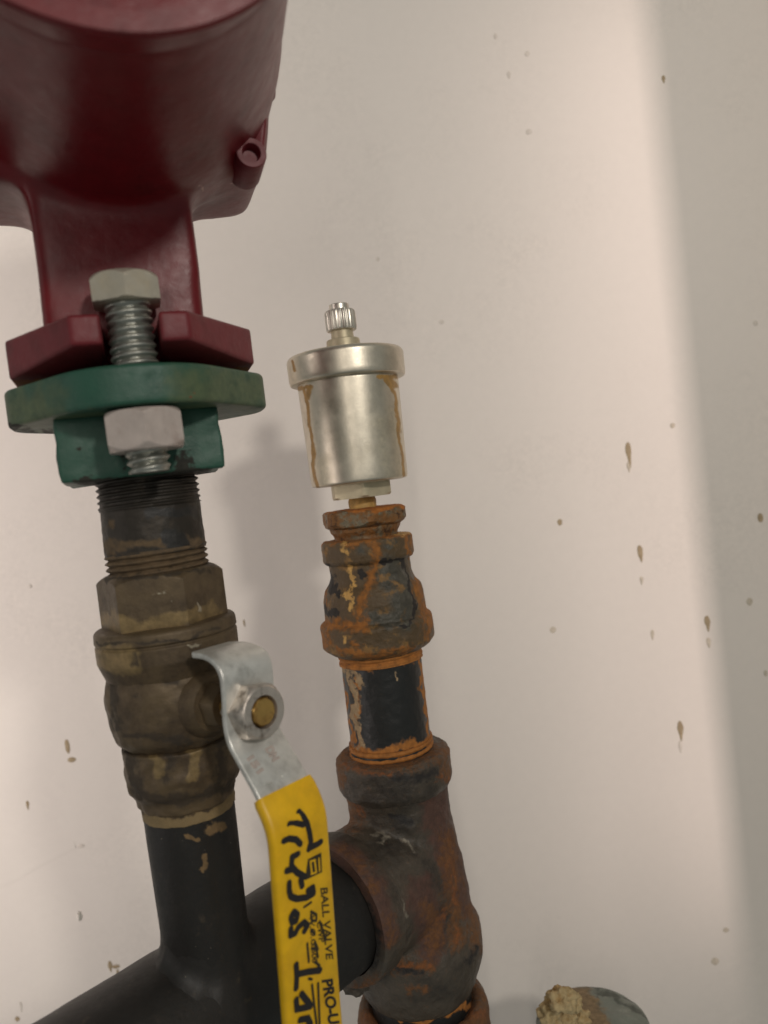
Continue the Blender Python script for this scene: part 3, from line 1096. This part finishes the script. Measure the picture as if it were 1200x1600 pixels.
body = lathe("float_chamber", AR, rp([(594, 70), (595, 79), (746, 75.5), (753, 75), (755, 66), (756, 20)], 6, 5), m_vent, av, seg=200, step=2.5)
WK["float_chamber"] = 0.3
stain(body, 'rust', [([(466, 607), (484, 604)], 3), ([(476, 606), (480, 630), (486, 680), (492, 740), (496, 762)], 2.5), ([(486, 604), (481, 622)], 3),
                     ([(592, 590), (620, 588)], 3), ([(602, 592), (612, 605), (617, 620), (623, 680), (631, 742)], 2.2), ([(607, 592), (617, 602)], 4.5)])
stain(body, 'tan', [([(596, 660), (606, 745)], 13), ([(612, 640), (626, 740)], 9), ([(505, 720), (510, 755)], 11)])
vn = lathe("base_nut", AR, [(752, 30), (753, 46), (755, 50), (774, 50), (777, 46), (777.5, 20)], m_cream, av, seg=96, poly=(6, 44, R(8)), step=5)
st = lathe("base_stem", AR, [(776, 20), (783, 22), (800, 21)], m_cream, av, seg=48)
stain(st, 'rust', [([(545, 785), (590, 790)], 14)])

# ------------------------------------------------------------------ bushing
bu = thing("hex_bushing", AR.at(840)[0], "rusty flat hex bushing directly under the silver air vent", "bushing")
b_ = lathe("hex_flange", AR, [(793, 10), (794, 58), (796, 64), (798, 67), (813, 67), (818, 62), (821, 57), (823, 52)], m_bush, bu, seg=192, poly=(6, 61, R(12)), step=3)
rough_up(b_, .0003, 220)
stain(b_, 'rust', [([(508, 797), (560, 792), (627, 786)], 7)])
b2 = lathe("threaded_end", AR, rp([(818, 56), (826, 54), (834, 50), (842, 50)], 2), m_bush, bu, seg=96, step=2)
rough_up(b2, .0005, 200)

# ------------------------------------------------------------------ reducing coupling
rc = thing("reducing_coupling", AR.at(1015)[0], "rust streaked bell reducer coupling below the hex bushing", "coupling")
prof = rp([(839, 46), (839, 67), (842, 71.5), (869, 71.5), (873, 69), (876, 63.5), (896, 63), (904, 66), (917, 75), (930, 78), (961, 79.5), (964, 84.5), (968, 88), (1001, 87), (1007, 82), (1014, 70), (1017, 62), (1017, 50)], 2.2)
cb = lathe("coupling_body", AR, prof, m_coup, rc, seg=240, step=2)
rough_up(cb, .00042, 170, 5)


def z5(pts):
    return [(470 + x / 3.556, 770 + y / 3.556) for x, y in pts]


stain(cb, 'rust', [(z5([(120, 260), (240, 275), (420, 250), (600, 215)]), 6), (z5([(415, 270), (420, 400), (380, 520), (330, 680)]), 8),
                   (z5([(110, 720), (200, 730), (360, 740)]), 9), (z5([(120, 780), (130, 850)]), 10), (z5([(650, 480), (690, 640), (720, 700), (700, 790)]), 9),
                   (z5([(210, 880), (400, 900), (620, 860)]), 5), (z5([(590, 220), (610, 340)]), 6), (z5([(320, 850)]), 6), (z5([(130, 420), (140, 640)]), 4)])
stain(cb, 'gold', [(z5([(235, 285), (250, 330)]), 6), (z5([(275, 410), (290, 490), (260, 560)]), 4), (z5([(235, 570), (290, 590)]), 7), (z5([(250, 790), (260, 830)]), 6), (z5([(275, 650), (290, 620)]), 4), (z5([(530, 215), (600, 220)]), 5)])
stain(cb, 'grey', [(z5([(500, 430), (560, 560), (560, 700)]), 20), (z5([(400, 700), (600, 720)]), 12), (z5([(500, 300)]), 9), (z5([(330, 330)]), 9)])
stain(cb, 'dirt_and_shade', [(z5([(450, 385), (545, 370), (580, 480), (620, 560), (630, 710)]), 2.8), (z5([(630, 720), (560, 740)]), 2), (z5([(150, 420), (200, 560)]), 7), (z5([(130, 640), (190, 680)]), 5), (z5([(330, 420), (350, 480)]), 6)])
# rust nodules on its right flank
for i, (x, y, r) in enumerate([(668, 968, 8), (666, 984, 9), (662, 952, 6)]):
    c = P(x, y, DR + .004)
    bm = bmesh.new(); bmesh.ops.create_icosphere(bm, subdivisions=3, radius=r * DR / F)
    V = [v.co * 1.0 + c for v in bm.verts]; Fc = [[v.index for v in f.verts] for f in bm.faces]; bm.free()
    o = mk("rust_nodule", V, Fc, m_bush, rc)
    rough_up(o, .0008, 300, i)
    stain(o, 'rust', [([(x, y)], 30)])

# ------------------------------------------------------------------ right nipple
n2 = thing("pipe_nipple", AR.at(1170)[0], "black nipple with orange rust edges between reducer and tee", "pipe nipple")
pb = lathe("barrel", AR, [(1008, 60), (1020, 63), (1030, 62.5), (1150, 62.5), (1165, 64), (1190, 64)], m_nip2, n2, seg=192, step=2.5)
rough_up(pb, .0002, 200)
stain(pb, 'rust', [(z5([(210, 920), (400, 950), (560, 920), (655, 885)]), 8), (z5([(662, 930), (692, 1150), (715, 1380)]), 4.2), (z5([(228, 1000), (256, 1200), (290, 1400)]), 3),
                   (z5([(300, 1020), (310, 1200), (330, 1400)]), 5), (z5([(270, 1420), (450, 1440), (700, 1385)]), 7)])
stain(pb, 'pale', [(z5([(240, 980), (310, 1030), (305, 1180), (330, 1400)]), 9), (z5([(525, 1000), (545, 1050)]), 4)])
for a, b in ((1013, 1030), (1154, 1186)):
    t = thread("thread", AR, a, b, 66, 9, 3.5, m_nip2, n2, seg=72)
    rough_up(t, .0003, 260)
    stain(t, 'rust', [([(500, (a + b) / 2 + 6), (700, (a + b) / 2 - 12)], 60)])

# ------------------------------------------------------------------ tee
tee = thing("pipe_tee", AR.at(1530)[0], "large weathered rusty iron tee joining header pipe and vent nipple", "tee fitting")
bm_parts = []
tp = rp([(1170, 66), (1171, 80), (1178, 87), (1186, 89), (1214, 87), (1228, 81), (1240, 78), (1270, 79), (1340, 88), (1400, 94), (1430, 96), (1445, 103), (1462, 106), (1490, 103), (1506, 97), (1530, 88), (1540, 84), (1541, 60), (1500, 58)], 5)
t1 = lathe("tee_body", AR, tp, m_tee, tee, seg=128, step=4)
BC = .055
t2 = revolve("branch", TC, -HD, [(0, .0330), (.040, .0333), (.044, .0342), (.053, .0344), (BC, .0334), (BC, .0296), (.04, .0296)], m_tee, tee, seg=128)
# join both into the one casting, then fuse
me1, me2 = t1.data, t2.data
bm = bmesh.new(); bm.from_mesh(me1); bm.from_mesh(me2); bm.to_mesh(me1); bm.free()
bpy.data.objects.remove(t2)
remesh(t1, .0008, 24, 0.5)
rough_up(t1, .0007, 90, 7)


def z7(pts):
    return [(490 + x / 3.333, 1120 + y / 3.333) for x, y in pts]


stain(t1, 'rust', [(z7([(150, 200), (400, 260), (620, 180)]), 16), (z7([(120, 250), (160, 380), (210, 500), (180, 570)]), 15), (z7([(680, 150), (700, 300)]), 10),
                   (z7([(700, 640), (720, 850), (740, 1050), (740, 1180)]), 14), (z7([(600, 1000), (640, 1200)]), 13), (z7([(420, 1290), (600, 1290)]), 12), (z7([(820, 1000), (860, 1200)]), 12), (z7([(500, 1430), (580, 1420)]), 6)])
stain(t1, 'orange', [(z7([(170, 400), (230, 430), (250, 500)]), 7), (z7([(710, 750), (740, 980)]), 5), (z7([(640, 1060), (680, 1000)]), 4), (z7([(440, 1290), (610, 1290)]), 7), (z7([(650, 330), (690, 320)]), 5), (z7([(740, 1100), (740, 1180)]), 4), (z7([(140, 250), (300, 290)]), 5)])
stain(t1, 'pink', [(z7([(640, 350), (650, 600), (700, 700), (800, 960)]), 22), (z7([(560, 900), (620, 1200)]), 22)])
stain(t1, 'shine', [(z7([(330, 620), (380, 630)]), 6), (z7([(450, 660), (520, 680)]), 6), (z7([(470, 940), (490, 1020)]), 5), (z7([(210, 610)]), 5), (z7([(380, 840), (390, 870)]), 4), (z7([(240, 330), (320, 330)]), 4)])
stain(t1, 'dirt_and_shade', [(z7([(270, 440), (400, 440), (560, 400), (640, 370)]), 6), (z7([(400, 510), (500, 540)]), 9), (z7([(400, 1080), (410, 1170)]), 5), (z7([(430, 1310), (560, 1330)]), 5), (z7([(810, 1290), (850, 1210)]), 8)])
# crisp collars of the casting: top socket, bottom socket and branch socket
col1 = lathe("socket_collar", AR, rp([(1171, 70), (1171, 82), (1178, 89.5), (1217, 89), (1226, 84), (1228, 76)], 2.5), m_tee, tee, seg=160, step=2.5)
rough_up(col1, .00045, 160, 2)
stain(col1, 'rust', [(z7([(130, 200), (400, 240), (690, 170)]), 16), (z7([(125, 240), (135, 350)]), 10), (z7([(690, 200), (690, 310)]), 10)])
stain(col1, 'orange', [(z7([(140, 250), (300, 290), (460, 300)]), 5), (z7([(650, 330), (690, 320)]), 5)])
stain(col1, 'dirt_and_shade', [(z7([(420, 330), (630, 300)]), 12)])
col2 = revolve("branch_collar", TC, -HD, rp([(.0405, .0320), (.0410, .0348), (.0425, .0356), (.0545, .0356), (.0560, .0346), (.0560, .0292), (.0500, .0288)], .0006, 3), m_tee, tee, seg=160, caps=(False, False))
rough_up(col2, .0005, 120, 3)
stain(col2, 'rust', [(z7([(90, 640), (250, 760), (330, 900)]), 8), (z7([(200, 1420), (330, 1370)]), 10), (z7([(390, 1050), (400, 1200)]), 6)])
stain(col2, 'pink', [(z7([(150, 700), (330, 900), (400, 1150)]), 20)])
stain(col2, 'dirt_and_shade', [(z7([(110, 800), (250, 960), (330, 1130), (300, 1300)]), 7)])
# a lump of old sealant under the branch collar
c = P(557, 1538, .372)
bm = bmesh.new(); bmesh.ops.create_icosphere(bm, subdivisions=4, radius=.0048)
V = [Vector((v.co.x * 1.5, v.co.y, v.co.z)) + c for v in bm.verts]; Fc = [[v.index for v in f.verts] for f in bm.faces]; bm.free()
o = mk("sealant_lump", V, Fc, m_tee, tee); rough_up(o, .002, 250, 2)

# lower nipple and coupling
n3 = thing("pipe_nipple", AR.at(1580)[0], "short black nipple under the tee just above lowest coupling", "pipe nipple")
pb3 = lathe("barrel", AR, [(1520, 78), (1600, 78)], m_nip2, n3, seg=128, step=3)
stain(pb3, 'rust', [(z7([(420, 1560), (600, 1590), (800, 1500)]), 6)])
lc = thing("pipe_coupling", AR.at(1720)[0], "rusty pipe coupling at the bottom edge beneath the tee", "coupling")
lb = lathe("coupling_body", AR, rp([(1566, 76), (1559, 84), (1558, 92), (1563, 99), (1575, 102), (1640, 102), (1690, 98), (1700, 80)], 5), m_tee, lc, seg=160, step=3, caps=(False, True))
rough_up(lb, .0008, 120, 9)
stain(lb, 'rust', [([(560, 1600), (660, 1600), (760, 1590)], 40), ([(740, 1540), (760, 1580)], 20)])
stain(lb, 'orange', [([(575, 1590), (640, 1605)], 10), ([(725, 1575), (755, 1585)], 8)])

# ------------------------------------------------------------------ capped pipe stub, lower right
sb = thing("pipe_stub", P(935, 1900, .43), "grey green wrapped pipe end with torn tan insulation at bottom right", "pipe")
AS = Axis(P(924, 1598, .43), P(962, 1900, .43))
cap = lathe("wrapped_end", AS, rp([(1586, 1), (1587, 40), (1591, 72), (1598, 86), (1610, 89), (1900, 90)], 6, 5), m_stub, sb, seg=128, step=3)
rough_up(cap, .0006, 100, 3)
stain(cap, 'rust', [([(905, 1560), (930, 1590), (940, 1610)], 20)])
stain(cap, 'dirt_and_shade', [([(838, 1600), (860, 1560), (905, 1542), (960, 1552), (1005, 1590)], 5), ([(932, 1555), (952, 1600)], 3)])
for i, (x, y, r, sq) in enumerate([(876, 1562, 22, .8), (858, 1585, 18, 1.1), (897, 1568, 15, .7), (878, 1592, 22, .7), (905, 1590, 18, .6)]):
    c = P(x, y, .408 + .004 * i)
    bm = bmesh.new(); bmesh.ops.create_icosphere(bm, subdivisions=4, radius=r * .41 / F)
    V = [Vector((v.co.x, v.co.y, v.co.z * sq)) + c for v in bm.verts]; Fc = [[v.index for v in f.verts] for f in bm.faces]; bm.free()
    o = mk("torn_insulation", V, Fc, m_foam, sb)
    rough_up(o, .0030, 210, i * 3.1, 5)
    rough_up(o, .0011, 620, i * 1.7, 3)
